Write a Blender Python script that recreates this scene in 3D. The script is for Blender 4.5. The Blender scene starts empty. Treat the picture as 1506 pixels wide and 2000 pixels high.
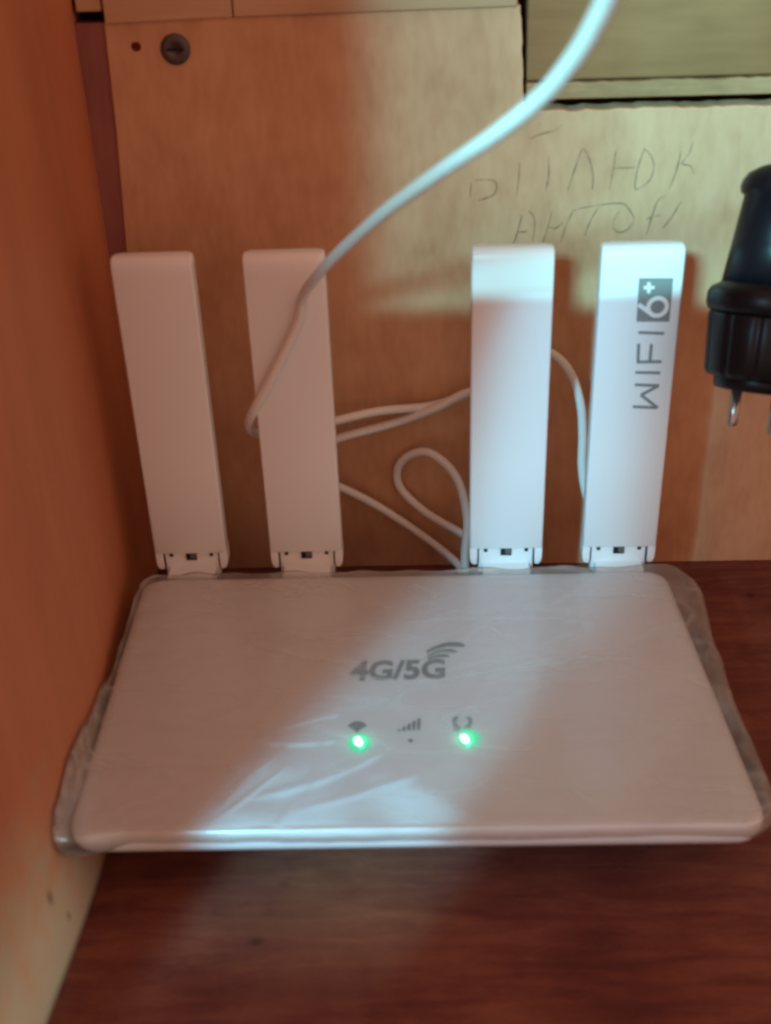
import bpy, bmesh, math, random
from mathutils import Vector, Matrix, noise

random.seed(7)
scene = bpy.context.scene
COL = scene.collection

# ------------------------------------------------------------------ camera
F_PX, CU, CV = 2311.0, 753.0, 1000.0          # focal length and centre for a 1506 x 2000 frame
def unit(v): return Vector(v).normalized()
_d = unit((-28, -1335, F_PX)); _n = unit((137, 4000, F_PX)); _n = (_n - _d * _n.dot(_d)).normalized()
_x = _n.cross(_d)
R = Matrix((_x, _d, -_n))
R = Matrix.Rotation(math.radians(1.64), 3, 'Z') @ R
CAM = Vector((0, 0, 0.30))
cam_data = bpy.data.cameras.new('camera')
cam = bpy.data.objects.new('camera', cam_data); COL.objects.link(cam)
m = Matrix((R.col[0], -R.col[1], -R.col[2])).transposed().to_4x4(); m.translation = CAM
cam.matrix_world = m
cam_data.sensor_fit = 'VERTICAL'; cam_data.sensor_height = 36.0; cam_data.sensor_width = 27.1
cam_data.lens = 36.0 * F_PX / 2000.0
cam_data.clip_start = 0.01; cam_data.clip_end = 20
cam_data.dof.use_dof = True; cam_data.dof.focus_distance = 0.60; cam_data.dof.aperture_fstop = 13.0
scene.camera = cam
scene.view_settings.view_transform = 'Standard'; scene.view_settings.look = 'None'
scene.view_settings.exposure = 0; scene.view_settings.gamma = 1
scene.render.engine = 'CYCLES'
scene.cycles.use_denoising = True
scene.cycles.max_bounces = 10; scene.cycles.transparent_max_bounces = 12
scene.cycles.pixel_filter_type = 'BLACKMAN_HARRIS'; scene.cycles.filter_width = 2.6

def ray(u, v): return R @ Vector((u - CU, v - CV, F_PX))
def on_z(u, v, z): r = ray(u, v); return CAM + r * ((z - CAM.z) / r.z)
def on_y(u, v, y): r = ray(u, v); return CAM + r * ((y - CAM.y) / r.y)

# ------------------------------------------------------------------ light
world = bpy.data.worlds.new('World'); scene.world = world; world.use_nodes = True
bg = world.node_tree.nodes['Background']
bg.inputs['Color'].default_value = (1.0, 0.545, 0.39, 1); bg.inputs['Strength'].default_value = 0.80

def beam(name, loc, target, power, color, width, height, edges, spread=150):
    """An area lamp with straight-edged masks put into its emission. Each edge is (axis, y_plane, [(position, level), ...])
    and bounds the light where it crosses the plane y = y_plane (or z = z_plane for axis 'XZ')."""
    L = bpy.data.lights.new(name, 'AREA'); L.shape = 'RECTANGLE'; L.size = width; L.size_y = height
    L.energy = power; L.color = color; L.spread = math.radians(spread)
    o = bpy.data.objects.new(name, L); COL.objects.link(o); o.location = loc
    o.rotation_euler = (Vector(target) - Vector(loc)).to_track_quat('-Z', 'Y').to_euler()
    L.use_nodes = True; nt = L.node_tree; em = nt.nodes['Emission']; N = nt.nodes.new; K = nt.links.new
    g = N('ShaderNodeNewGeometry'); s = N('ShaderNodeSeparateXYZ'); K(g.outputs['Incoming'], s.inputs[0])
    ps = N('ShaderNodeSeparateXYZ'); K(g.outputs['Position'], ps.inputs[0])
    def mth(op, a, b, c=None):
        n_ = N('ShaderNodeMath'); n_.operation = op
        for i, q in enumerate((a, b, c)):
            if q is None: continue
            if isinstance(q, (int, float)): n_.inputs[i].default_value = q
            else: K(q, n_.inputs[i])
        return n_.outputs[0]
    total = None
    for ax, plane, stops in edges:
        base_ = ax[2] if '|' in ax else 'Y'; ax = ax[0]
        t = mth('DIVIDE', mth('SUBTRACT', plane, ps.outputs[base_]), s.outputs[base_])
        pos = mth('MULTIPLY_ADD', s.outputs[ax], t, ps.outputs[ax])
        if isinstance(stops, dict):                       # slanted edge: subtract slope * other axis
            other = mth('MULTIPLY_ADD', s.outputs[stops['other']], t, ps.outputs[stops['other']])
            pos = mth('MULTIPLY_ADD', other, -stops['slope'], pos); stops = stops['stops']
        acc = None
        for (a, la), (b, lb) in zip(stops, stops[1:]):
            mr = N('ShaderNodeMapRange'); mr.interpolation_type = 'SMOOTHSTEP'
            mr.inputs['From Min'].default_value = a; mr.inputs['From Max'].default_value = b
            mr.inputs['To Min'].default_value = la if acc is None else 0; mr.inputs['To Max'].default_value = lb if acc is None else lb - la
            K(pos, mr.inputs['Value'])
            acc = mr.outputs[0] if acc is None else mth('ADD', acc, mr.outputs[0])
        total = acc if total is None else mth('MULTIPLY', total, acc)
    K(total, em.inputs['Strength'])
    return o
# bright cool daylight on the upper right of the wall
beam('daylight_upper', (-0.136, -0.195, 0.44), (0.06, 0.468, 0.20), 6.8, (0.235, 0.84, 0.98), 0.085, 0.045,
     [('X', 0.40, [(-0.042, 0), (-0.012, 0.38), (0.02, 0.50), (0.075, 1.0)]), ('Z', 0.40, [(0.1540, 0), (0.1620, 1)])])
# dimmer band of the same daylight across the router
beam('daylight_band', (-0.18, -0.07, 0.37), (0.0, 0.35, 0.03), 2.85, (0.22, 0.72, 0.96), 0.03, 0.012,
     [('X', 0.20, dict(other='Z', slope=0.2, stops=[(-0.1175, 0), (-0.1020, 1.0), (0.0, 1.0)])),
      ('X', 0.20, [(-0.2, 1.0), (-0.039, 1.0), (-0.024, 0.17), (0.2, 0.10)]), ('Y|Z', 0.0, [(0.225, 0.10), (0.290, 1.0)]),
      ('X', 0.4167, dict(other='Z', slope=0.56, stops=[(-0.066, 0.22), (-0.040, 1.0)])), ('Z', 0.40, [(0.1565, 1.0), (0.1605, 0.0)])])

# added cool fill lamp, masked to reach only the lower left side board
beam('low_left_fill', (0.22, 0.02, 0.16), (-0.112, 0.24, 0.03), 0.62, (0.45, 0.90, 1.0), 0.06, 0.06,
     [('Y|X', -0.112, [(0.23, 1.0), (0.295, 0.0)]), ('Z|X', -0.112, [(-0.004, 0.0), (0.002, 1.0), (0.015, 1.0), (0.075, 0.0)])])

# ------------------------------------------------------------------ materials
def new_mat(name):
    mt = bpy.data.materials.new(name); mt.use_nodes = True
    return mt, mt.node_tree, mt.node_tree.nodes['Principled BSDF']
def plastic(name, col, rough=0.4, spec=0.5, bump=0.0, var=0.0):
    mt, nt, p = new_mat(name)
    p.inputs['Base Color'].default_value = (*col, 1); p.inputs['Roughness'].default_value = rough
    p.inputs['Specular IOR Level'].default_value = spec
    tc = nt.nodes.new('ShaderNodeTexCoord')
    if var:
        n = nt.nodes.new('ShaderNodeTexNoise'); n.inputs['Scale'].default_value = 60; n.inputs['Detail'].default_value = 4
        nt.links.new(tc.outputs['Object'], n.inputs['Vector'])
        mx = nt.nodes.new('ShaderNodeMix'); mx.data_type = 'RGBA'
        mx.inputs[6].default_value = (*[c * (1 - var) for c in col], 1); mx.inputs[7].default_value = (*[min(1, c * (1 + var)) for c in col], 1)
        nt.links.new(n.outputs['Fac'], mx.inputs[0]); nt.links.new(mx.outputs[2], p.inputs['Base Color'])
    if bump:
        n = nt.nodes.new('ShaderNodeTexNoise'); n.inputs['Scale'].default_value = 2500
        nt.links.new(tc.outputs['Object'], n.inputs['Vector'])
        b = nt.nodes.new('ShaderNodeBump'); b.inputs['Strength'].default_value = bump; b.inputs['Distance'].default_value = 0.0002
        nt.links.new(n.outputs['Fac'], b.inputs['Height']); nt.links.new(b.outputs[0], p.inputs['Normal'])
    return mt
def wood(name, dark, mid, light, stretch=(1, 1, 12), scale=30, rough=0.5, spots=(), fine=0.35, blotch=6.0, contrast=1.0, bump=0.3):
    mt, nt, p = new_mat(name); N = nt.nodes.new; K = nt.links.new
    p.inputs['Roughness'].default_value = rough; p.inputs['Specular IOR Level'].default_value = 0.2
    tc = N('ShaderNodeTexCoord'); mp = N('ShaderNodeMapping'); K(tc.outputs['Object'], mp.inputs[0])
    mp.inputs['Scale'].default_value = tuple(1.0 / s for s in stretch)
    wv = N('ShaderNodeTexNoise'); wv.inputs['Scale'].default_value = scale; wv.inputs['Detail'].default_value = 6; wv.inputs['Distortion'].default_value = 0.8
    K(mp.outputs[0], wv.inputs['Vector'])
    fn = N('ShaderNodeTexNoise'); fn.inputs['Scale'].default_value = scale * 9; fn.inputs['Detail'].default_value = 3
    K(mp.outputs[0], fn.inputs['Vector'])
    bl = N('ShaderNodeTexNoise'); bl.inputs['Scale'].default_value = blotch; bl.inputs['Detail'].default_value = 3
    K(tc.outputs['Object'], bl.inputs['Vector'])
    a = N('ShaderNodeMix'); a.data_type = 'FLOAT'; a.inputs[0].default_value = fine
    K(wv.outputs['Fac'], a.inputs[2]); K(fn.outputs['Fac'], a.inputs[3])
    b = N('ShaderNodeMix'); b.data_type = 'FLOAT'; b.inputs[0].default_value = 0.4
    K(a.outputs[0], b.inputs[2]); K(bl.outputs['Fac'], b.inputs[3])
    cr = N('ShaderNodeValToRGB'); e = cr.color_ramp.elements
    w = 0.16 / contrast
    e[0].position = 0.5 - w; e[0].color = (*dark, 1); e[1].position = 0.5 + w; e[1].color = (*light, 1)
    k = e.new(0.5); k.color = (*mid, 1)
    K(b.outputs[0], cr.inputs[0]); out = cr.outputs[0]
    for (pos, rad, col, amt) in spots:                   # knots, stains and a painted light patch at their place on the board
        sb = N('ShaderNodeVectorMath'); sb.operation = 'SUBTRACT'; sb.inputs[1].default_value = pos
        K(tc.outputs['Object'], sb.inputs[0])
        sc = N('ShaderNodeVectorMath'); sc.operation = 'MULTIPLY'; sc.inputs[1].default_value = tuple(1 / r for r in rad)
        K(sb.outputs[0], sc.inputs[0])
        wob = N('ShaderNodeTexNoise'); wob.inputs['Scale'].default_value = 90; K(tc.outputs['Object'], wob.inputs['Vector'])
        ln = N('ShaderNodeVectorMath'); ln.operation = 'LENGTH'; K(sc.outputs[0], ln.inputs[0])
        ad = N('ShaderNodeMath'); ad.operation = 'ADD'; K(ln.outputs['Value'], ad.inputs[0]); K(wob.outputs['Fac'], ad.inputs[1])
        mr = N('ShaderNodeMapRange'); mr.interpolation_type = 'SMOOTHSTEP'
        mr.inputs['From Min'].default_value = 0.6; mr.inputs['From Max'].default_value = 1.5
        mr.inputs['To Min'].default_value = amt; mr.inputs['To Max'].default_value = 0
        K(ad.outputs[0], mr.inputs['Value'])
        mx = N('ShaderNodeMix'); mx.data_type = 'RGBA'; K(mr.outputs[0], mx.inputs[0]); K(out, mx.inputs[6]); mx.inputs[7].default_value = (*col, 1)
        out = mx.outputs[2]
    K(out, p.inputs['Base Color'])
    bp = N('ShaderNodeBump'); bp.inputs['Strength'].default_value = bump; bp.inputs['Distance'].default_value = 0.0006
    K(a.outputs[0], bp.inputs['Height']); K(bp.outputs[0], p.inputs['Normal'])
    return mt

YB = 0.468                                              # front of the panel on the back wall
ply = wood('plywood', (0.46, 0.235, 0.125), (0.57, 0.325, 0.185), (0.66, 0.40, 0.24), stretch=(1, 1, 3), scale=34, contrast=1.05, rough=0.6, bump=0.2, blotch=32)
ply_pale = wood('pale_board', (0.42, 0.25, 0.14), (0.52, 0.33, 0.19), (0.60, 0.40, 0.24), stretch=(8, 1, 1), scale=30, contrast=0.9, rough=0.6, bump=0.15, blotch=12)
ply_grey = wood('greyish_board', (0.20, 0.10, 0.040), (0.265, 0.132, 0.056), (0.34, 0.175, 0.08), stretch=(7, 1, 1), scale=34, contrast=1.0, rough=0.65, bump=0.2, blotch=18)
lip_wood = wood('worn_lip', (0.25, 0.14, 0.065), (0.34, 0.195, 0.095), (0.43, 0.26, 0.135), stretch=(4, 1, 1), scale=60, contrast=1.2, rough=0.65, bump=0.3, blotch=40)
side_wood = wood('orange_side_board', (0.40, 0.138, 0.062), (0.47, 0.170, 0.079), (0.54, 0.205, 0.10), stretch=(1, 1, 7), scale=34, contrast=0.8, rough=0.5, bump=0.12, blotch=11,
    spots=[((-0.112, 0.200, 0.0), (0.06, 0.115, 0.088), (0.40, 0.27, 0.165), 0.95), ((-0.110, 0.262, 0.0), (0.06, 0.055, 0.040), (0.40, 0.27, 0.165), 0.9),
    ((-0.1166, 0.2492, 0.0235), (0.06, 0.0030, 0.0046), (0.10, 0.06, 0.04), 0.7), ((-0.1166, 0.2530, 0.0110), (0.06, 0.0018, 0.0024), (0.10, 0.06, 0.04), 0.6)])
batten_wood = wood('reddish_batten', (0.15, 0.05, 0.045), (0.25, 0.095, 0.08), (0.34, 0.14, 0.11), stretch=(1, 1, 9), scale=40, contrast=0.9, rough=0.55, blotch=30)
kn = on_z(500, 1840, 0); k2 = on_z(1466, 1163, 0); k3 = on_z(555, 1730, 0)
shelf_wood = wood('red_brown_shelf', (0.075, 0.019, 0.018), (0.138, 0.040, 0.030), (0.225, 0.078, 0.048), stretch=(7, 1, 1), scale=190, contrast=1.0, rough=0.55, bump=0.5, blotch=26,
    spots=[((-0.03, 0.262, 0.0), (0.062, 0.05, 0.05), (0.25, 0.095, 0.038), 0.35), (tuple(kn), (0.0045, 0.003, 0.01), (0.05, 0.02, 0.008), 0.85), (tuple(k2), (0.003, 0.004, 0.01), (0.06, 0.008, 0.006), 0.9), (tuple(k3), (0.004, 0.003, 0.01), (0.1, 0.035, 0.02), 0.6)])  # first spot paints the daylight patch before the router wider, into the wood colour
gap_dark = plastic('dark_gap', (0.05, 0.016, 0.016), 0.9, 0.1)
white_pl = plastic('white_plastic', (0.78, 0.80, 0.80), 0.38, 0.5, bump=0.05)
white_gloss = plastic('white_gloss_plastic', (0.74, 0.77, 0.80), 0.30, 0.5)
cable_mat = plastic('white_cable_sheath', (0.72, 0.70, 0.66), 0.35, 0.5, var=0.04)
ink = plastic('grey_print', (0.10, 0.10, 0.10), 0.5, 0.3)
ink_soft = plastic('pale_grey_print', (0.22, 0.23, 0.23), 0.5, 0.3)
black_pl = plastic('black_plastic', (0.005, 0.005, 0.008), 0.36, 0.26)
hole_mat = plastic('dark_recess', (0.02, 0.02, 0.02), 0.8, 0.1)
clip_mat = plastic('grey_clip', (0.10, 0.11, 0.11), 0.4, 0.5)
seam_mat = plastic('plastic_seam', (0.48, 0.47, 0.46), 0.6, 0.2)
steel = plastic('plated_pin', (0.42, 0.41, 0.37), 0.22, 0.5); steel.node_tree.nodes['Principled BSDF'].inputs['Metallic'].default_value = 0.85
screw_mat = plastic('dull_screw', (0.10, 0.085, 0.085), 0.5, 0.5, var=0.4); screw_mat.node_tree.nodes['Principled BSDF'].inputs['Metallic'].default_value = 0.5
hole_red = plastic('red_brown_hole', (0.12, 0.015, 0.008), 0.8, 0.1)
rubber = plastic('rubber_foot', (0.03, 0.03, 0.03), 0.8, 0.2)

pencil, nt, p = new_mat('pencil_lead')
tr = nt.nodes.new('ShaderNodeBsdfTransparent'); mx = nt.nodes.new('ShaderNodeMixShader')
n = nt.nodes.new('ShaderNodeTexNoise'); n.inputs['Scale'].default_value = 240; n.inputs['Detail'].default_value = 4
mr = nt.nodes.new('ShaderNodeMapRange'); mr.inputs['From Min'].default_value = 0.3; mr.inputs['From Max'].default_value = 0.7
mr.inputs['To Min'].default_value = 0.08; mr.inputs['To Max'].default_value = 0.45
tc = nt.nodes.new('ShaderNodeTexCoord'); nt.links.new(tc.outputs['Object'], n.inputs['Vector'])
nt.links.new(n.outputs['Fac'], mr.inputs['Value']); nt.links.new(mr.outputs[0], mx.inputs[0])
p.inputs['Base Color'].default_value = (0.07, 0.065, 0.06, 1); p.inputs['Roughness'].default_value = 0.7
nt.links.new(tr.outputs[0], mx.inputs[1]); nt.links.new(p.outputs[0], mx.inputs[2])
nt.links.new(mx.outputs[0], nt.nodes['Material Output'].inputs['Surface'])

led_mat, nt, p = new_mat('lit_green_led')
p.inputs['Base Color'].default_value = (0.6, 1, 0.8, 1)
p.inputs['Emission Color'].default_value = (0.62, 1.0, 0.80, 1); p.inputs['Emission Strength'].default_value = 6.0

lens_mat, nt, p = new_mat('green_led_lens')
p.inputs['Base Color'].default_value = (0.02, 0.30, 0.12, 1); p.inputs['Emission Color'].default_value = (0.008, 0.50, 0.26, 1); p.inputs['Emission Strength'].default_value = 0.95

film, nt, p = new_mat('clear_plastic_film')
nt.nodes.remove(p)
tr = nt.nodes.new('ShaderNodeBsdfTransparent'); tr.inputs[0].default_value = (0.97, 0.96, 0.95, 1)
gl = nt.nodes.new('ShaderNodeBsdfGlossy'); gl.inputs['Roughness'].default_value = 0.24; gl.inputs[0].default_value = (0.9, 0.9, 0.9, 1)
df = nt.nodes.new('ShaderNodeBsdfDiffuse'); df.inputs[0].default_value = (0.75, 0.73, 0.68, 1)
tl = nt.nodes.new('ShaderNodeBsdfTranslucent'); tl.inputs[0].default_value = (0.75, 0.73, 0.68, 1)
ad = nt.nodes.new('ShaderNodeMixShader'); ad.inputs[0].default_value = 0.25
nt.links.new(df.outputs[0], ad.inputs[1]); nt.links.new(tl.outputs[0], ad.inputs[2])
lw = nt.nodes.new('ShaderNodeLayerWeight'); lw.inputs['Blend'].default_value = 0.25
m1 = nt.nodes.new('ShaderNodeMixShader'); m2 = nt.nodes.new('ShaderNodeMixShader')
mr = nt.nodes.new('ShaderNodeMapRange'); mr.inputs['To Min'].default_value = 0.075; mr.inputs['To Max'].default_value = 0.42
nt.links.new(lw.outputs['Facing'], mr.inputs['Value'])
# folds where the film lies double and turns milky
tc = nt.nodes.new('ShaderNodeTexCoord'); acc = mr.outputs[0]
for sc_, rot, amt, thin in ((26, 0.6, 0.13, 0.035), (38, -0.9, 0.10, 0.030), (17, 1.9, 0.09, 0.05)):
    mp = nt.nodes.new('ShaderNodeMapping'); mp.inputs['Rotation'].default_value = (0, 0, rot); mp.inputs['Scale'].default_value = (0.35, 1, 1)
    mp.inputs['Location'].default_value = (rot, sc_ * 0.1, 0)
    no = nt.nodes.new('ShaderNodeTexNoise'); no.inputs['Scale'].default_value = sc_; no.inputs['Detail'].default_value = 1.5; no.inputs['Distortion'].default_value = 0.6
    sb = nt.nodes.new('ShaderNodeMath'); sb.operation = 'SUBTRACT'; sb.inputs[1].default_value = 0.5
    ab = nt.nodes.new('ShaderNodeMath'); ab.operation = 'ABSOLUTE'
    rg = nt.nodes.new('ShaderNodeMapRange'); rg.interpolation_type = 'SMOOTHSTEP'; rg.inputs['From Min'].default_value = 0; rg.inputs['From Max'].default_value = thin
    rg.inputs['To Min'].default_value = amt; rg.inputs['To Max'].default_value = 0
    sm_ = nt.nodes.new('ShaderNodeMath'); sm_.operation = 'ADD'
    nt.links.new(tc.outputs['Object'], mp.inputs[0]); nt.links.new(mp.outputs[0], no.inputs['Vector']); nt.links.new(no.outputs['Fac'], sb.inputs[0])
    nt.links.new(sb.outputs[0], ab.inputs[0]); nt.links.new(ab.outputs[0], rg.inputs['Value']); nt.links.new(rg.outputs[0], sm_.inputs[0]); nt.links.new(acc, sm_.inputs[1]); acc = sm_.outputs[0]
nt.links.new(acc, m1.inputs[0])
nt.links.new(tr.outputs[0], m1.inputs[1]); nt.links.new(ad.outputs[0], m1.inputs[2])
mr2 = nt.nodes.new('ShaderNodeMapRange'); mr2.inputs['To Min'].default_value = 0.06; mr2.inputs['To Max'].default_value = 0.7
nt.links.new(lw.outputs['Fresnel'], mr2.inputs['Value']); nt.links.new(mr2.outputs[0], m2.inputs[0])
nt.links.new(m1.outputs[0], m2.inputs[1]); nt.links.new(gl.outputs[0], m2.inputs[2])
nt.links.new(m2.outputs[0], nt.nodes['Material Output'].inputs['Surface'])

# ------------------------------------------------------------------ helpers
def link(name, bm, mat, parent=None, smooth=False, bevel=0.0, seg=2, label=None):
    me = bpy.data.meshes.new(name); bmesh.ops.recalc_face_normals(bm, faces=bm.faces[:]); bm.to_mesh(me); bm.free()
    me.materials.append(mat)
    o = bpy.data.objects.new(name, me); COL.objects.link(o)
    if parent: o.parent = parent
    if smooth: me.shade_smooth()
    if bevel:
        md = o.modifiers.new('edge', 'BEVEL'); md.width = bevel; md.segments = seg; md.limit_method = 'ANGLE'; md.angle_limit = math.radians(40)
        md.harden_normals = False
    if label: o['label'] = label
    return o
def box(bm, x0, x1, y0, y1, z0, z1):
    vs = [bm.verts.new((x, y, z)) for x in (x0, x1) for y in (y0, y1) for z in (z0, z1)]
    for f in ((0, 1, 3, 2), (4, 6, 7, 5), (0, 4, 5, 1), (2, 3, 7, 6), (0, 2, 6, 4), (1, 5, 7, 3)): bm.faces.new([vs[i] for i in f])
    return bm
def prism(pts, y0, y1, axis='Y'):
    """pts in (a, b); extruded along Y (pts are x, z) or Z (pts are x, y)."""
    bm = bmesh.new()
    mk = (lambda a, b, c: (a, c, b)) if axis == 'Y' else (lambda a, b, c: (a, b, c))
    A = [bm.verts.new(mk(a, b, y0)) for a, b in pts]; B = [bm.verts.new(mk(a, b, y1)) for a, b in pts]
    bm.faces.new(A); bm.faces.new(B[::-1])
    for i in range(len(pts)):
        j = (i + 1) % len(pts); bm.faces.new((A[i], A[j], B[j], B[i]))
    return bm
def loft(rings, cap0=True, cap1=True, bm=None):
    bm = bm or bmesh.new(); V = [[bm.verts.new(p) for p in r] for r in rings]
    for a, b in zip(V, V[1:]):
        for i in range(len(a)):
            j = (i + 1) % len(a); bm.faces.new((a[i], a[j], b[j], b[i]))
    if cap0: bm.faces.new(V[0][::-1])
    if cap1: bm.faces.new(V[-1])
    return bm
def catmull(pts, n=12):
    P = [pts[0]] + list(pts) + [pts[-1]]; out = []
    for i in range(1, len(P) - 2):
        a, b, c, d = P[i - 1:i + 3]
        for k in range(n):
            t = k / n; out.append(0.5 * ((2 * b) + (c - a) * t + (2 * a - 5 * b + 4 * c - d) * t * t + (3 * b - a - 3 * c + d) * t ** 3))
    out.append(Vector(P[-2])); return out
def tube(pts, r, seg=14, bm=None):
    rings = []; up = Vector((0, 1, 0.01)).normalized()
    for i, q in enumerate(pts):
        t = (pts[min(i + 1, len(pts) - 1)] - pts[max(i - 1, 0)]).normalized()
        if i == 0: u = t.orthogonal().normalized()
        else: u = (u - t * u.dot(t)).normalized()
        w = t.cross(u); rr = r(i / (len(pts) - 1)) if callable(r) else r
        rings.append([q + (u * math.cos(a) + w * math.sin(a)) * rr for a in (2 * math.pi * k / seg for k in range(seg))])
    return loft(rings, bm=bm)
def structure(o, label=None):
    o['kind'] = 'structure'
    if label: o['label'] = label
    return o
def thing(o, label, cat, group=None):
    o['label'] = label; o['category'] = cat
    if group: o['group'] = group
    return o
def empty(name, loc=(0, 0, 0), parent=None):
    o = bpy.data.objects.new(name, None); COL.objects.link(o); o.empty_display_size = 0.01
    o.location = loc
    if parent: o.parent = parent
    return o

# ------------------------------------------------------------------ setting: shelf, walls
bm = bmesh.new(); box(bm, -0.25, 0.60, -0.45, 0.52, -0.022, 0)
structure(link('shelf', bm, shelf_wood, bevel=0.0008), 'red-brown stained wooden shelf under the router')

bm = bmesh.new(); box(bm, -0.30, 0.62, 0.486, 0.50, -0.02, 0.60)
wall = structure(link('back_wall', bm, gap_dark), 'back of the niche made of pale boards')

def ragged(a, b, n, amp, seed):
    pts = []
    for i in range(n + 1):
        t = i / n; x = a[0] + (b[0] - a[0]) * t; z = a[1] + (b[1] - a[1]) * t
        k = noise.noise((x * 160 + seed, z * 160, 0)) + 0.6 * noise.noise((x * 520 + seed, z * 520, 3)) + 0.4 * noise.noise((x * 1500 + seed, z * 1500, 9))
        pts.append((x - (b[1] - a[1]) / 0.1 * 0, z + amp * k) if abs(b[0] - a[0]) > abs(b[1] - a[1]) else (x + amp * k, z))
    return pts
# large plywood sheet with a notch at its upper right
pts = [(-0.1235, 0.0), (0.55, 0.0), (0.55, 0.2058)]
pts += ragged((0.54, 0.2058), (0.050, 0.2047), 160, 0.0007, 4)
pts += ragged((0.0415, 0.2045), (0.0395, 0.2425), 24, 0.0004, 9)
pts += ragged((0.035, 0.2424), (-0.112, 0.2410), 60, 0.0003, 2)
pts += [(-0.1146, 0.2408), (-0.1158, 0.20), (-0.1185, 0.153), (-0.1205, 0.06)]
panel = link('plywood_panel', prism(pts, YB, YB + 0.012), ply, wall, bevel=0.0005)
# boards above it
bm = prism([(-0.1140, 0.2402), (-0.0665, 0.2413), (-0.0665, 0.36), (-0.1140, 0.36)], YB - 0.001, YB + 0.012)
link('board', bm, ply_pale, wall, bevel=0.0006)
bm = prism([(-0.0661, 0.2414), (0.0380, 0.2422), (0.0380, 0.36), (-0.0661, 0.36)], YB - 0.0015, YB + 0.012)
link('board', bm, ply_pale, wall, bevel=0.0006)
bm = prism([(-0.1245, 0.2445), (-0.1150, 0.2445), (-0.1150, 0.36), (-0.1245, 0.36)], YB + 0.0005, YB + 0.012)
link('board', bm, ply_pale, wall, bevel=0.0006)
# recessed board in the notch with its lower lip
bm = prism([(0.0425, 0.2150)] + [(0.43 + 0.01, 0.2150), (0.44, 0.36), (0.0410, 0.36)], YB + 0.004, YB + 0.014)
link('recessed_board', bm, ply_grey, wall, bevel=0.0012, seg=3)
pts = [(0.0425, 0.2085), (0.44, 0.2079), (0.44, 0.2143)] + ragged((0.43, 0.2143), (0.0425, 0.2146), 120, 0.00045, 21)
link('board_lip', prism(pts, YB + 0.002, YB + 0.014), lip_wood, wall, bevel=0.0007)
# reddish batten in the corner
bm = prism([(-0.1300, 0.0), (-0.1200, 0.0), (-0.1190, 0.06), (-0.1165, 0.153), (-0.1140, 0.2405), (-0.1300, 0.2405)], YB + 0.001, YB + 0.012)
link('corner_batten', bm, batten_wood, wall, bevel=0.0004)

# dull screw and a small hole
c = on_y(343, 96, YB); s = []
for r_, y_ in ((0.0056, 0.0005), (0.0056, -0.0004), (0.0046, -0.0011), (0.0022, -0.0013), (0.0018, -0.0006), (0.0003, -0.0006)):
    s.append([Vector((c.x + r_ * math.cos(a), YB + y_, c.z + r_ * math.sin(a))) for a in (2 * math.pi * k / 32 for k in range(32))])
scr = link('screw_head', loft(s), screw_mat, wall, smooth=True)
bm = bmesh.new(); box(bm, c.x - 0.0032, c.x + 0.0032, YB - 0.00145, YB - 0.001, c.z - 0.0005, c.z + 0.0005)
link('screw_slot', bm, hole_mat, scr)
c = on_y(266, 91, YB)
bm = prism([(c.x + r_ * math.cos(a), c.z + 0.9 * r_ * math.sin(a)) for k in range(14) for a in [2 * math.pi * k / 14] for r_ in [0.0019 * (1 + 0.3 * noise.noise((k * 0.7, 1, 1)))]] + [], YB - 0.00015, YB + 0.001)
link('nail_hole', bm, hole_red, wall)

# pencil writing on the panel, each stroke a narrow ribbon
S = [[(1037,271),(1050,264),(1072,258),(1085,254),(1100,243)], [(928,352),(962,352),(970,366),(964,380),(946,388),(935,392)], [(920,358),(918,385)],
     [(1015,318),(1013,350),(1009,382)], [(1071,306),(1072,340),(1066,372)], [(1106,380),(1118,345),(1137,293),(1150,308),(1158,340),(1157,370)],
     [(1203,296),(1198,330),(1190,370)], [(1197,328),(1218,328),(1240,327)], [(1259,289),(1247,325),(1240,366),(1252,366),(1270,350),(1277,325),(1272,305),(1260,292)],
     [(1330,296),(1322,330),(1308,368)], [(1353,278),(1346,300),(1332,319),(1348,324),(1356,340)],
     [(1003,478),(1012,448),(1019,421)], [(1012,454),(1030,452)], [(1033,412),(1043,425),(1044,450),(1038,478)],
     [(1078,412),(1070,445),(1060,474)], [(1072,442),(1085,446),(1100,434)], [(1120,411),(1106,440),(1096,472)],
     [(1118,411),(1160,402),(1212,397),(1228,408),(1238,428),(1228,446),(1212,454),(1200,448),(1198,432),(1210,412)], [(1170,403),(1154,430),(1142,460)],
     [(1300,383),(1285,392),(1273,424),(1262,460)], [(1273,424),(1262,428)], [(1331,392),(1312,424),(1294,446)], [(1278,424),(1290,420)]]
bm = bmesh.new()
for st in S:
    q = catmull([on_y(u, v, YB - 0.00025) for u, v in st], 8)
    L = []
    for i, a in enumerate(q):
        t = (q[min(i + 1, len(q) - 1)] - q[max(i - 1, 0)]).normalized(); w = Vector((-t.z, 0, t.x)) * 0.00032 * (0.6 + 0.5 * abs(noise.noise(a * 300)) + 0.4 * math.sin(math.pi * i / (len(q) - 1)))
        L.append((bm.verts.new(a + w), bm.verts.new(a - w)))
    for a, b in zip(L, L[1:]): bm.faces.new((a[0], b[0], b[1], a[1]))
link('pencil_writing', bm, pencil, panel)

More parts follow.
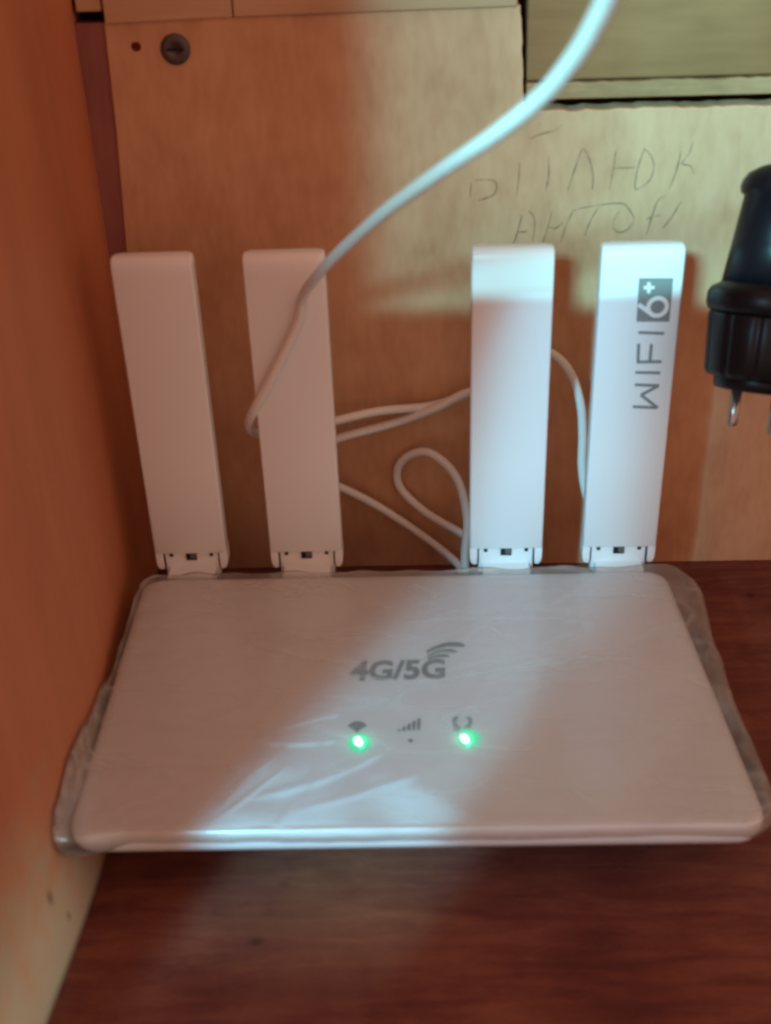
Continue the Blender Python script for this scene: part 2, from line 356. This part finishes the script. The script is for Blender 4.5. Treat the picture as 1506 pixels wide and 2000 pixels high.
# left side board, slightly bowed
FOOT = [Vector(q) for q in ((-0.1262, 0.485, 0), (-0.1240, 0.4648, 0), (-0.1165, 0.375, 0), (-0.1093, 0.2886, 0), (-0.1118, 0.2228, 0), (-0.1140, 0.18, 0), (-0.1165, 0.13, 0))]
foot = catmull(FOOT, 10)
def sm(a, b, x): t = max(0, min(1, (x - a) / (b - a))); return t * t * (3 - 2 * t)
zs = [0, 0.004, 0.010, 0.016, 0.022, 0.028, 0.036, 0.05, 0.08, 0.15, 0.24, 0.6]
bm = bmesh.new(); V = []
for q in foot:
    V.append([bm.verts.new((q.x - 0.0045 * sm(0.0, 0.03, z) * sm(0.47, 0.44, q.y) - 0.0015 * sm(0, 0.15, z), q.y, z)) for z in zs])
W = [[bm.verts.new((-0.16, q.y, z)) for z in zs] for q in foot]
for G in (V, W):
    for a, b in zip(G, G[1:]):
        for i in range(len(zs) - 1): bm.faces.new((a[i], b[i], b[i + 1], a[i + 1]))
for i in range(len(foot) - 1):
    bm.faces.new((V[i][0], V[i + 1][0], W[i + 1][0], W[i][0])); bm.faces.new((V[i][-1], V[i + 1][-1], W[i + 1][-1], W[i][-1]))
for k in (0, -1):
    for i in range(len(zs) - 1): bm.faces.new((V[k][i], V[k][i + 1], W[k][i + 1], W[k][i]))
structure(link('left_wall', bm, side_wood, smooth=True), 'orange-brown wooden side board at the left of the niche')

# ------------------------------------------------------------------ router
H = 0.033
CFL, CFR, CBL, CBR = Vector((-0.1126, 0.2652)), Vector((0.1056, 0.2670)), Vector((-0.1161, 0.4105)), Vector((0.0998, 0.4115))
def outline(inset, z, rad_f=0.0095, rad_b=0.0085, n=9):
    pts = []
    cs = [(CFL, 0), (CFR, 1), (CBR, 2), (CBL, 3)]
    ex = (CFR - CFL).normalized(); ey = (CBL - CFL).normalized(); ey2 = (CBR - CFR).normalized()
    for c, k in cs:
        r = max(0.001, (rad_f if k < 2 else rad_b) - inset * 0.6)
        sx = 1 if k in (0, 3) else -1; sy = 1 if k in (0, 1) else -1
        e = ey if k in (0, 3) else ey2
        o = c + ex * sx * (inset + r) + e * sy * (inset + r)
        a0 = (180, 270, 0, 90)[k]
        for i in range(n):
            a = math.radians(a0 + 90 * i / (n - 1)); pts.append(Vector((o.x + r * math.cos(a), o.y + r * math.sin(a), z)))
    return pts
router = empty('router', (-0.006, 0.339, 0.0))
INV = Matrix.Translation(-router.location)
def child(o): o.matrix_parent_inverse = INV; return o
# everything is modelled in world coordinates; INV puts the parts back under the empty
cover = child(link('top_cover', loft([outline(i_, z_) for i_, z_ in ((0.0020, 0.0240), (0.0008, 0.0248), (0.0, 0.0268), (0.0, 0.0292), (0.0004, 0.0309), (0.0013, 0.0322), (0.0026, 0.0329), (0.0045, 0.03305))], cap0=True), white_gloss, router, smooth=True))
md = cover.modifiers.new('edge', 'EDGE_SPLIT'); md.split_angle = math.radians(60)
base = child(link('base_shell', loft([outline(i_, z_) for i_, z_ in ((0.030, 0.0035), (0.026, 0.0045), (0.020, 0.009), (0.0125, 0.015), (0.0065, 0.0205), (0.0040, 0.0238))]), white_pl, router, smooth=True))
for x, y in ((-0.085, 0.295), (0.075, 0.295), (-0.085, 0.385), (0.075, 0.385)):
    child(link('rubber_foot', loft([[Vector((x + 0.005 * math.cos(a), y + 0.005 * math.sin(a), z)) for a in (2 * math.pi * k / 20 for k in range(20))] for z in (0.0, 0.004)]), rubber, router))

# printed marks, thin raised ink on the cover
INK_Z = H + 0.0002
def P2(u, v): q = on_z(u, v, INK_Z); return (q.x, q.y)
def flat(polys, z0=INK_Z, t=0.00012):
    bm = bmesh.new()
    for poly in polys:
        A = [bm.verts.new((x, y, z0)) for x, y in poly]; B = [bm.verts.new((x, y, z0 - t)) for x, y in poly]
        bm.faces.new(A); bm.faces.new(B[::-1])
        for i in range(len(A)): j = (i + 1) % len(A); bm.faces.new((A[i], B[i], B[j], A[j]))
    return bm
def text_mesh(txt, bold, shear=0.0):
    cu = bpy.data.curves.new('t', 'FONT'); cu.body = txt; cu.size = 1; cu.offset = bold; cu.shear = shear; cu.extrude = 0.01; cu.resolution_u = 4
    ob = bpy.data.objects.new('t', cu); COL.objects.link(ob)
    dg = bpy.context.evaluated_depsgraph_get(); me = bpy.data.meshes.new_from_object(ob.evaluated_get(dg))
    bpy.data.objects.remove(ob); bpy.data.curves.remove(cu)
    return me
me = text_mesh('4G/5G', 0.032, 0.0)
xs = [v.co.x for v in me.vertices]; ys = [v.co.y for v in me.vertices]
x0, x1, y0, y1 = min(xs), max(xs), min(ys), max(ys)
bl, br, tl_ = on_z(682, 1330, INK_Z), on_z(869, 1325, INK_Z), on_z(693, 1291, INK_Z)
ex, ey = br - bl, tl_ - bl
ey = ey - ex * 0.03
for v in me.vertices:
    a, b = (v.co.x - x0) / (x1 - x0), (v.co.y - y0) / (y1 - y0)
    z = 0.00006 if v.co.z > 0 else -0.00006
    v.co = bl + ex * a + ey * b + Vector((0, 0, z))
me.materials.clear(); me.materials.append(ink)
tx = bpy.data.objects.new('printed_lettering', me); COL.objects.link(tx); tx.parent = router; child(tx)
# swoosh of three curved stripes over the last letter
def stripe(p, q, bend, w0, w1, n=14):
    a, b = Vector(P2(*p)), Vector(P2(*q)); d = b - a; nn = Vector((-d.y, d.x)).normalized()
    top, bot = [], []
    for i in range(n + 1):
        t = i / n; c_ = a + d * t + nn * bend * math.sin(math.pi * min(1, t * 0.95)); w = w0 + (w1 - w0) * t
        w *= 1 if t < 0.9 else (1 - (t - 0.9) * 6)
        top.append(tuple(c_ + nn * w)); bot.append(tuple(c_ - nn * w))
    return top + bot[::-1]
child(link('printed_swoosh', flat([stripe((833, 1273), (908, 1261), 0.0024, 0.0006, 0.0017), stripe((835, 1280), (893, 1273), 0.0017, 0.0006, 0.0013), stripe((835, 1286), (878, 1282), 0.0010, 0.0006, 0.0010)]), ink, router))
# wireless fan icon
c = Vector(P2(697, 1431)); polys = []
for r0, r1, w in ((0.0002, 0.0011, 48), (0.0014, 0.0021, 48), (0.0024, 0.0031, 50), (0.0034, 0.0041, 52)):
    A = [math.radians(90 + w * (k / 10 * 2 - 1)) for k in range(11)]
    polys.append([(c.x + r1 * math.cos(a), c.y + 1.45 * r1 * math.sin(a)) for a in A] + [(c.x + r0 * math.cos(a), c.y + 1.45 * r0 * math.sin(a)) for a in A[::-1]])
child(link('wireless_icon', flat(polys), ink, router))
# signal bars
polys = []
for k in range(5):
    u = 776 + k * 9.6; h = 3.5 + k * 5.2
    polys.append([P2(u, 1427 - k * 0.3), P2(u + 6.4, 1427 - k * 0.3), P2(u + 7.2, 1427 - h), P2(u + 0.8, 1427 - h + 1.2)])
child(link('signal_icon', flat(polys), ink, router))
# link icon: two arms curving towards each other
polys = []
for s_ in (-1, 1):
    cx = 903
    arm = [(3, 1427), (10, 1429), (17, 1427), (18, 1422), (15, 1419), (19, 1414), (20, 1407), (17, 1400), (9, 1399), (7, 1403), (12, 1406), (12, 1412), (8, 1417), (3, 1419)]
    polys.append([P2(cx + s_ * a, b) for a, b in (arm if s_ > 0 else arm[::-1])])
child(link('link_icon', flat(polys), ink, router))

# status lights
for (u, v, du, dv) in ((700, 1450, 2, 1), (908, 1445, 8, -3)):
    c = on_z(u, v, H); g = on_z(u + du, v + dv, H)
    lens = child(link('status_led', loft([[Vector((g.x + r_ * math.cos(a), g.y + r_ * 1.25 * math.sin(a), H + z_)) for a in (2 * math.pi * k / 24 for k in range(24))] for r_, z_ in ((0.0041, 0.00002), (0.0038, 0.0002), (0.0018, 0.00035), (0.0002, 0.0004))], cap0=False), lens_mat, router, smooth=True, label='lit green status light'))
    link('led_core', loft([[Vector((c.x + r_ * 0.9 * math.cos(a) - r_ * 0.35 * math.sin(a), c.y + r_ * 1.5 * math.sin(a), H + z_)) for a in (2 * math.pi * k / 20 for k in range(20))] for r_, z_ in ((0.00145, 0.00035), (0.0012, 0.0007), (0.0009, 0.0009), (0.0002, 0.001))], cap0=False), led_mat, lens, smooth=True).matrix_parent_inverse = INV.inverted() @ INV
    L = bpy.data.lights.new('led_glow', 'POINT'); L.energy = 0.0007; L.color = (0.0, 1.0, 0.48); L.shadow_soft_size = 0.0008
    lo = bpy.data.objects.new('led_glow', L); COL.objects.link(lo); lo.location = (c.x + 0.0008, c.y, H + 0.0034); lo.parent = router; lo.matrix_parent_inverse = INV
c = on_z(802, 1447, H)
child(link('unlit_led', loft([[Vector((c.x + 0.0009 * math.cos(a), c.y + 0.0009 * math.sin(a), H + z_)) for a in (2 * math.pi * k / 14 for k in range(14))] for z_ in (-0.0002, 0.0002)]), clip_mat, router, label='dark unlit status light'))

# antennas
YA = 0.4167; ZB = 0.0405; ZT = 0.1672
def antenna_mesh():
    hw, th = 0.0150, 0.0095
    prof = []                                                # cross-section in x, y (front is y=0)
    r = 0.0008
    for cx, cy, a0 in ((-hw + r, r, 180), (hw - r, r, 270), (hw - 0.003, th - 0.003, 0), (-hw + 0.003, th - 0.003, 90)):
        rr = r if cy == r else 0.003
        for i in range(5):
            a = math.radians(a0 + 22.5 * i); prof.append((cx + rr * math.cos(a), cy + rr * math.sin(a)))
    def ring(z, ins, crown=0.0, yo=0.0, insx=None):
        insx = ins if insx is None else insx
        out = []
        for x, y in prof:
            x2 = x * (1 - insx / hw); y2 = th / 2 + (y - th / 2) * (1 - ins / (th / 2)) + yo
            out.append(Vector((x2, y2, z + crown * (1 - (x / hw) ** 2))))
        return out
    return loft([ring(ZB, 0.0004), ring(ZB + 0.0006, 0), ring(0.08, 0), ring(0.13, 0), ring(0.160, 0), ring(ZT - 0.0036, 0.0001, 0.0006, insx=0), ring(ZT - 0.0018, 0.0007, 0.0008, insx=0), ring(ZT - 0.0008, 0.0015, 0.0009, insx=0.0001), ring(ZT - 0.0002, 0.0026, 0.0010, insx=0.0003), ring(ZT, 0.0036, 0.0010, insx=0.0007)])
XA = [(-0.0964, -0.0971), (-0.0481, -0.0487), (0.0347, 0.0347), (0.0812, 0.0815)]
parts = {}
ANT_LABEL = ['blank antenna beside the left side board', 'blank antenna crossed by the cable', 'blank antenna with bright top, right of the cable loops', 'antenna printed with WIFI 6+']
def make_hinge():
    out = []
    for s_ in (-1, 1):                                       # two side arms
        rings = []
        for z, i_ in ((ZB + 0.002, 0), (0.0365, 0.0), (0.0345, 0.0002), (0.0332, 0.0009), (0.0326, 0.0018)):
            xo, xi = s_ * (0.0150 - i_ * 0.9), s_ * (0.0118 + i_ * 0.2)
            rings.append([Vector(q) for q in ((xo, 0.0005, z), (xi, 0.0005, z), (xi, 0.008 - i_, z), (xo, 0.008 - i_, z))])
        out.append(('hinge_arm', loft(rings), white_pl, 0.0004))
    bm = bmesh.new(); box(bm, -0.0113, 0.0113, 0.0016, 0.0085, 0.028, ZB + 0.001); box(bm, -0.0098, 0.0098, -0.006, 0.003, 0.0275, 0.0329)
    out.append(('hinge_block', bm, white_pl, 0.0005))
    bm = bmesh.new(); box(bm, -0.0022, 0.0022, 0.0008, 0.0020, 0.0369, 0.04045)
    out.append(('latch_hole', bm, hole_mat, 0))
    bm = bmesh.new(); box(bm, -0.0003, 0.0019, 0.0003, 0.0012, 0.0379, 0.0402)
    out.append(('latch', bm, clip_mat, 0.0002))
    for s_ in (-1, 1):
        bm = bmesh.new(); box(bm, s_ * 0.01495 - 0.0002, s_ * 0.01495 + 0.0002, 0.0024, 0.0029, ZB + 0.001, ZT - 0.003); out.append(('side_seam', bm, seam_mat, 0))
        bm = bmesh.new(); box(bm, s_ * 0.0084 - 0.0007, s_ * 0.0084 + 0.0007, 0.0011, 0.0018, 0.0385, 0.04045); out.append(('hinge_notch', bm, hole_mat, 0))
        bm = bmesh.new(); box(bm, s_ * 0.01155 - 0.00022, s_ * 0.01155 + 0.00022, 0.0012, 0.0030, 0.0335, 0.04045); out.append(('hinge_seam', bm, hole_mat, 0))
    return out
first = None
for k, (xb, xt) in enumerate(XA):
    if k == 0:
        o = link('antenna', antenna_mesh(), white_pl, router, smooth=True)
        md = o.modifiers.new('edge', 'EDGE_SPLIT'); md.split_angle = math.radians(50)
        first = (o, [link(nm, b_, mt_, o, bevel=bv) for nm, b_, mt_, bv in make_hinge()])
        for c_ in first[1]: c_.parent = o
    else:
        o = first[0].copy(); COL.objects.link(o)
        for c_ in first[1]:
            d = c_.copy(); COL.objects.link(d); d.parent = o
    o.parent = router; o.matrix_parent_inverse = INV
    o.location = (xb, YA, 0); o.rotation_euler = (0, math.atan2(xt - xb, 0.13), 0)
    o['label'] = ANT_LABEL[k]
    ant = o
# marks printed on the fourth antenna
YP = YA - 0.0002
ANT4 = Matrix.Translation(-ant.location)
def A2(u, v): q = on_y(u, v, YA); return (q.x, q.z)
def front_flat(polys, y=0.0, t=0.00012):
    bm = bmesh.new()
    for k_, poly in enumerate(polys):
        t = 0.00012 + 0.00002 * k_
        A = [bm.verts.new((x, YA - 0.0001 - y - t, z)) for x, z in poly]; B = [bm.verts.new((x, YA - 0.0001 - y + 0.0002, z)) for x, z in poly]
        bm.faces.new(A); bm.faces.new(B[::-1])
        for i in range(len(A)): j = (i + 1) % len(A); bm.faces.new((A[i], B[i], B[j], A[j]))
    return bm
def bar(p, q, w):
    a, b = Vector(A2(*p)), Vector(A2(*q)); d = (b - a).normalized(); nn = Vector((-d.y, d.x)) * w
    return [tuple(a + nn), tuple(b + nn), tuple(b - nn), tuple(a - nn)]
w = 0.00055
def ant_child(o):
    o.parent = ant; o.matrix_parent_inverse = (Matrix.Translation(ant.location) @ ant.rotation_euler.to_matrix().to_4x4()).inverted(); return o
ant_child(link('printed_letters', front_flat([
    bar((1247, 649), (1297, 651), w),
    bar((1244, 707), (1292, 706), w), bar((1246, 707), (1247, 671), w), bar((1269, 706), (1272, 672), w),
    bar((1241, 727), (1289, 728), w),
    bar((1240, 751), (1287, 753), w), bar((1236, 794), (1283, 796), w), bar((1286, 753), (1252, 771), w), bar((1252, 771), (1284, 796), w)]), ink_soft, None))
bxp = [A2(1248, 543), A2(1315, 543), A2(1307, 628), A2(1243, 628)]
ant_child(link('printed_square', front_flat([bxp]), ink_soft, None))
def arc(c, r, a0, a1, w, n=22):
    cx, cz = A2(*c); A = [math.radians(a0 + (a1 - a0) * k / n) for k in range(n + 1)]
    return [(cx + (r + w) * math.cos(a), cz + (r + w) * math.sin(a)) for a in A] + [(cx + (r - w) * math.cos(a), cz + (r - w) * math.sin(a)) for a in A[::-1]]
ant_child(link('printed_number', front_flat([arc((1284, 599), 0.0034, 0, 358, 0.0008), bar((1277, 616), (1247, 594), 0.0008),
    bar((1267, 551), (1267, 572), 0.0006), bar((1257, 561), (1278, 561), 0.0006)], 0.00025), white_pl, None))

# wrinkled clear film round the body
random.seed(3)
rings = []
def foot_x(y):
    for a, b in zip(foot, foot[1:]):
        if b.y <= y <= a.y: return b.x + (a.x - b.x) * (y - b.y) / (a.y - b.y)
    return -0.112
CREASE = []
for _ in range(40):
    x0_, y0_ = random.uniform(-0.105, 0.10), random.uniform(0.27, 0.405); an = random.choice((0.7, 2.3, 1.2, 0.3)) + random.uniform(-0.4, 0.4); ln_ = random.uniform(0.012, 0.045)
    CREASE.append((x0_, y0_, math.cos(an), math.sin(an), ln_, random.uniform(0.0007, 0.0018), random.uniform(0.3, 1.0) * 0.00028, random.uniform(-0.25, 0.25)))
def creases(x, y):
    h_ = 0
    for cx, cy, ux, uy, ln_, w_, a_, bend in CREASE:
        dx, dy = x - cx, y - cy; u = dx * ux + dy * uy
        if abs(u) > ln_: continue
        v = -dx * uy + dy * ux - bend * u * u / ln_
        if abs(v) > 3 * w_: continue
        h_ += a_ * math.exp(-(v / w_) ** 2) * (1 - (u / ln_) ** 2)
    return h_
def dens(pts, n=6):
    out = []
    for i in range(len(pts)):
        a, b = pts[i], pts[(i + 1) % len(pts)]; k = max(1, int((b - a).length / 0.0012))
        for j in range(k): out.append(a.lerp(b, j / k))
    return out
basep = dens(outline(0, 0)); cen = Vector((-0.006, 0.339, 0))
def film_ring(scale=None, out=0.0, z=0.034, amp=0.0):
    r_ = []
    for q in basep:
        d = Vector((q.x - cen.x, q.y - cen.y, 0)); dn = d.normalized()
        if scale is not None:
            p_ = cen + d * scale; zz = z
        else:
            # directional slack: loose at the left, the right and the back, tight at the front
            rt = sm(0.075, 0.10, q.x); lf = sm(-0.09, -0.112, q.x); bk = sm(0.39, 0.41, q.y); fr = sm(0.285, 0.268, q.y)
            slack = 0.10 * (1 - 0.8 * bk * (1 - rt)) + rt * (0.40 + 0.65 * sm(0.33, 0.405, q.y)) * (1 - 0.8 * fr) + 1.0 * lf * sm(0.345, 0.285, q.y) + 0.0
            slack = min(slack, 1.2)
            wv = 1 + 0.30 * noise.noise((q.x * 32, q.y * 32, z * 22 + 5)) + 0.10 * noise.noise((q.x * 140, q.y * 140, z * 30))
            p_ = Vector((q.x, q.y, 0)) + dn * out * slack * wv
            puff = sm(-0.100, -0.112, q.x) * sm(0.350, 0.280, q.y) * sm(0.262, 0.275, q.y + 0.004) * sm(0.001, 0.010, out) * (1 if z > 0.018 else 0)
            tuck = sm(0.310, 0.272, q.y) * max(0, 0.0275 - z) * 1.5; p_.y += tuck
            zz = z + 0.0016 * (1 - 0.75 * fr) * noise.noise((q.x * 90, q.y * 90, z * 40)) * min(1, out / 0.004) + puff * (0.017 + 0.007 * noise.noise((q.x * 60, q.y * 60, 7)))
        x, y = p_.x, p_.y
        if scale is not None:
            zz += creases(x, y) + 0.00045 * noise.noise((x * 40, y * 40, 2))
            if scale < 0.985: zz = max(zz, 0.0334)
        xlim = -0.1245 + 0.0
        # keep it off the side board
        fx = foot_x(y) - 0.0045 * sm(0.0, 0.03, zz) + 0.0010
        x = max(x, fx)
        if z < 0.03: y = min(y, 0.452)
        r_.append(Vector((x, y, max(zz, 0.0005))))
    return r_
for s_ in [0.02] + [0.0165 * k for k in range(2, 60)] + [0.99]: rings.append(film_ring(scale=s_, z=0.0340))
for o_, z_ in ((0.0008, 0.0342), (0.004, 0.0345), (0.008, 0.0335), (0.0110, 0.0305), (0.0128, 0.026), (0.0130, 0.020), (0.0115, 0.014), (0.008, 0.008), (0.004, 0.004), (-0.004, 0.0025)): rings.append(film_ring(out=o_, z=z_))
child(link('plastic_film', loft(rings, cap0=True, cap1=False), film, router, smooth=True, label='thin clear wrinkled plastic wrapping'))
thing(router, 'white four-antenna 4G/5G router wrapped in clear film with two green lights', 'router')

# ------------------------------------------------------------------ white cable
def C(u, v, y): return on_y(u, v, y)
path = [(1240,-110,.19),(1205,-40,.20),(1172,30,.21),(1128,105,.222),(1062,185,.238),(968,262,.258),(860,335,.285),(750,415,.32),(660,495,.365),(618,540,.393),(592,578,.411),(584,622,.4140),(558,682,.4140),(522,752,.4140),(496,800,.4155),(487,828,.4225),(502,846,.431),
        (560,846,.440),(655,822,.450),(740,803,.457),(840,793,.4635),(905,772,.462),(960,745,.458),(1000,740,.455),(1010,765,.453),(985,772,.455),(920,765,.4605),(850,797,.4600),(770,826,.4620),(655,858,.455),(605,880,.448),(585,915,.445),(610,938,.447),(660,950,.453),(740,990,.4600),(830,1050,.4575),(895,1103,.448),(905,1130,.440),(908,1118,.437),
        (908,1080,.440),(912,1010,.446),(890,930,.453),(835,883,.4600),(785,900,.4640),(778,945,.4640),(820,992,.4600),(880,1030,.4540),(930,1050,.449),(985,1020,.446),(1005,930,.449),(1010,800,.453),(1035,715,.456),(1062,690,.456),(1088,698,.454),(1116,733,.451),(1134,790,.449),(1138,850,.448),(1137,915,.446),(1148,975,.443),(1175,1030,.437),(1190,1085,.428)]
q = catmull([C(*a) for a in path], 10)
thing(link('white_cable', tube(q, 0.0019, 14), cable_mat, None, smooth=True), 'thin white cable looping behind the antennas and rising to the upper right', 'cable')

# ------------------------------------------------------------------ black plug
p1 = on_y(1441, 752, 0.400); ax = Vector((0.12, 0.32, 1)).normalized()
p2 = Vector((0.0101, -0.0155, 0)); p2 = p1 + p2 - ax * p2.dot(ax)
print('pins', p1, p2, (p2 - p1).length)
mid = (p1 + p2) / 2
plug = empty('power_plug', tuple(mid))
PI_ = Matrix.Translation(-mid)
sx_ = (p2 - p1); sx_ = (sx_ - ax * sx_.dot(ax)).normalized(); sy_ = ax.cross(sx_)
def lathe(prof, n=48, ribs=None):
    rings = []
    for t, r_ in prof:
        rg = []
        for k in range(n):
            a = 2 * math.pi * k / n; rr = r_
            if ribs: rr *= ribs(a, t)
            rg.append(mid + ax * t + (sx_ * math.cos(a) + sy_ * math.sin(a)) * rr)
        rings.append(rg)
    return loft(rings)
def pchild(o): o.parent = plug; o.matrix_parent_inverse = PI_; return o
pchild(link('plug_face', lathe([(-0.0006, 0.0150), (0.0, 0.0158), (0.006, 0.0162)]), black_pl, None, smooth=True))
grip = pchild(link('plug_body', lathe([(0.0035, 0.0170), (0.0040, 0.0188), (0.0055, 0.0197), (0.015, 0.0204), (0.0250, 0.0210), (0.0262, 0.0205)], 144, lambda a, t: 1 - 0.035 * max(0, math.cos(a * 12)) ** 6), black_pl, None, smooth=True))
pchild(link('collar', lathe([(0.0260, 0.0200), (0.0268, 0.0216), (0.0290, 0.0224), (0.0325, 0.0224), (0.0345, 0.0214), (0.0362, 0.0185), (0.0368, 0.0180)], 64), black_pl, None, smooth=True))
pchild(link('handle', lathe([(0.0360, 0.0182), (0.050, 0.0166), (0.0665, 0.0148), (0.0672, 0.0160), (0.0690, 0.0165), (0.0712, 0.0162), (0.0740, 0.0145), (0.0765, 0.0105), (0.078, 0.006)], 64), black_pl, None, smooth=True))
for q0 in (p1, p2):
    d0 = (q0 - mid); d0 = d0 - ax * d0.dot(ax)
    rings = []
    for t, r_ in ((0.001, 0.0020), (-0.0142, 0.0020), (-0.0148, 0.0018), (-0.0150, 0.0012)):
        rings.append([mid + d0 + ax * t + (sx_ * math.cos(a) + sy_ * math.sin(a)) * r_ for a in (2 * math.pi * k / 20 for k in range(20))])
    pchild(link('pin', loft(rings), steel, None, smooth=True))
top = mid + ax * 0.076
pchild(link('plug_cord', tube(catmull([top - ax * 0.004, top + ax * 0.012, top + Vector((0.01, 0.01, 0.045)), top + Vector((0.05, 0.02, 0.10)), top + Vector((0.10, 0.03, 0.22))], 8), 0.0036), black_pl, None, smooth=True))
thing(plug, 'black round mains plug with two metal pins hanging at the right edge', 'plug')
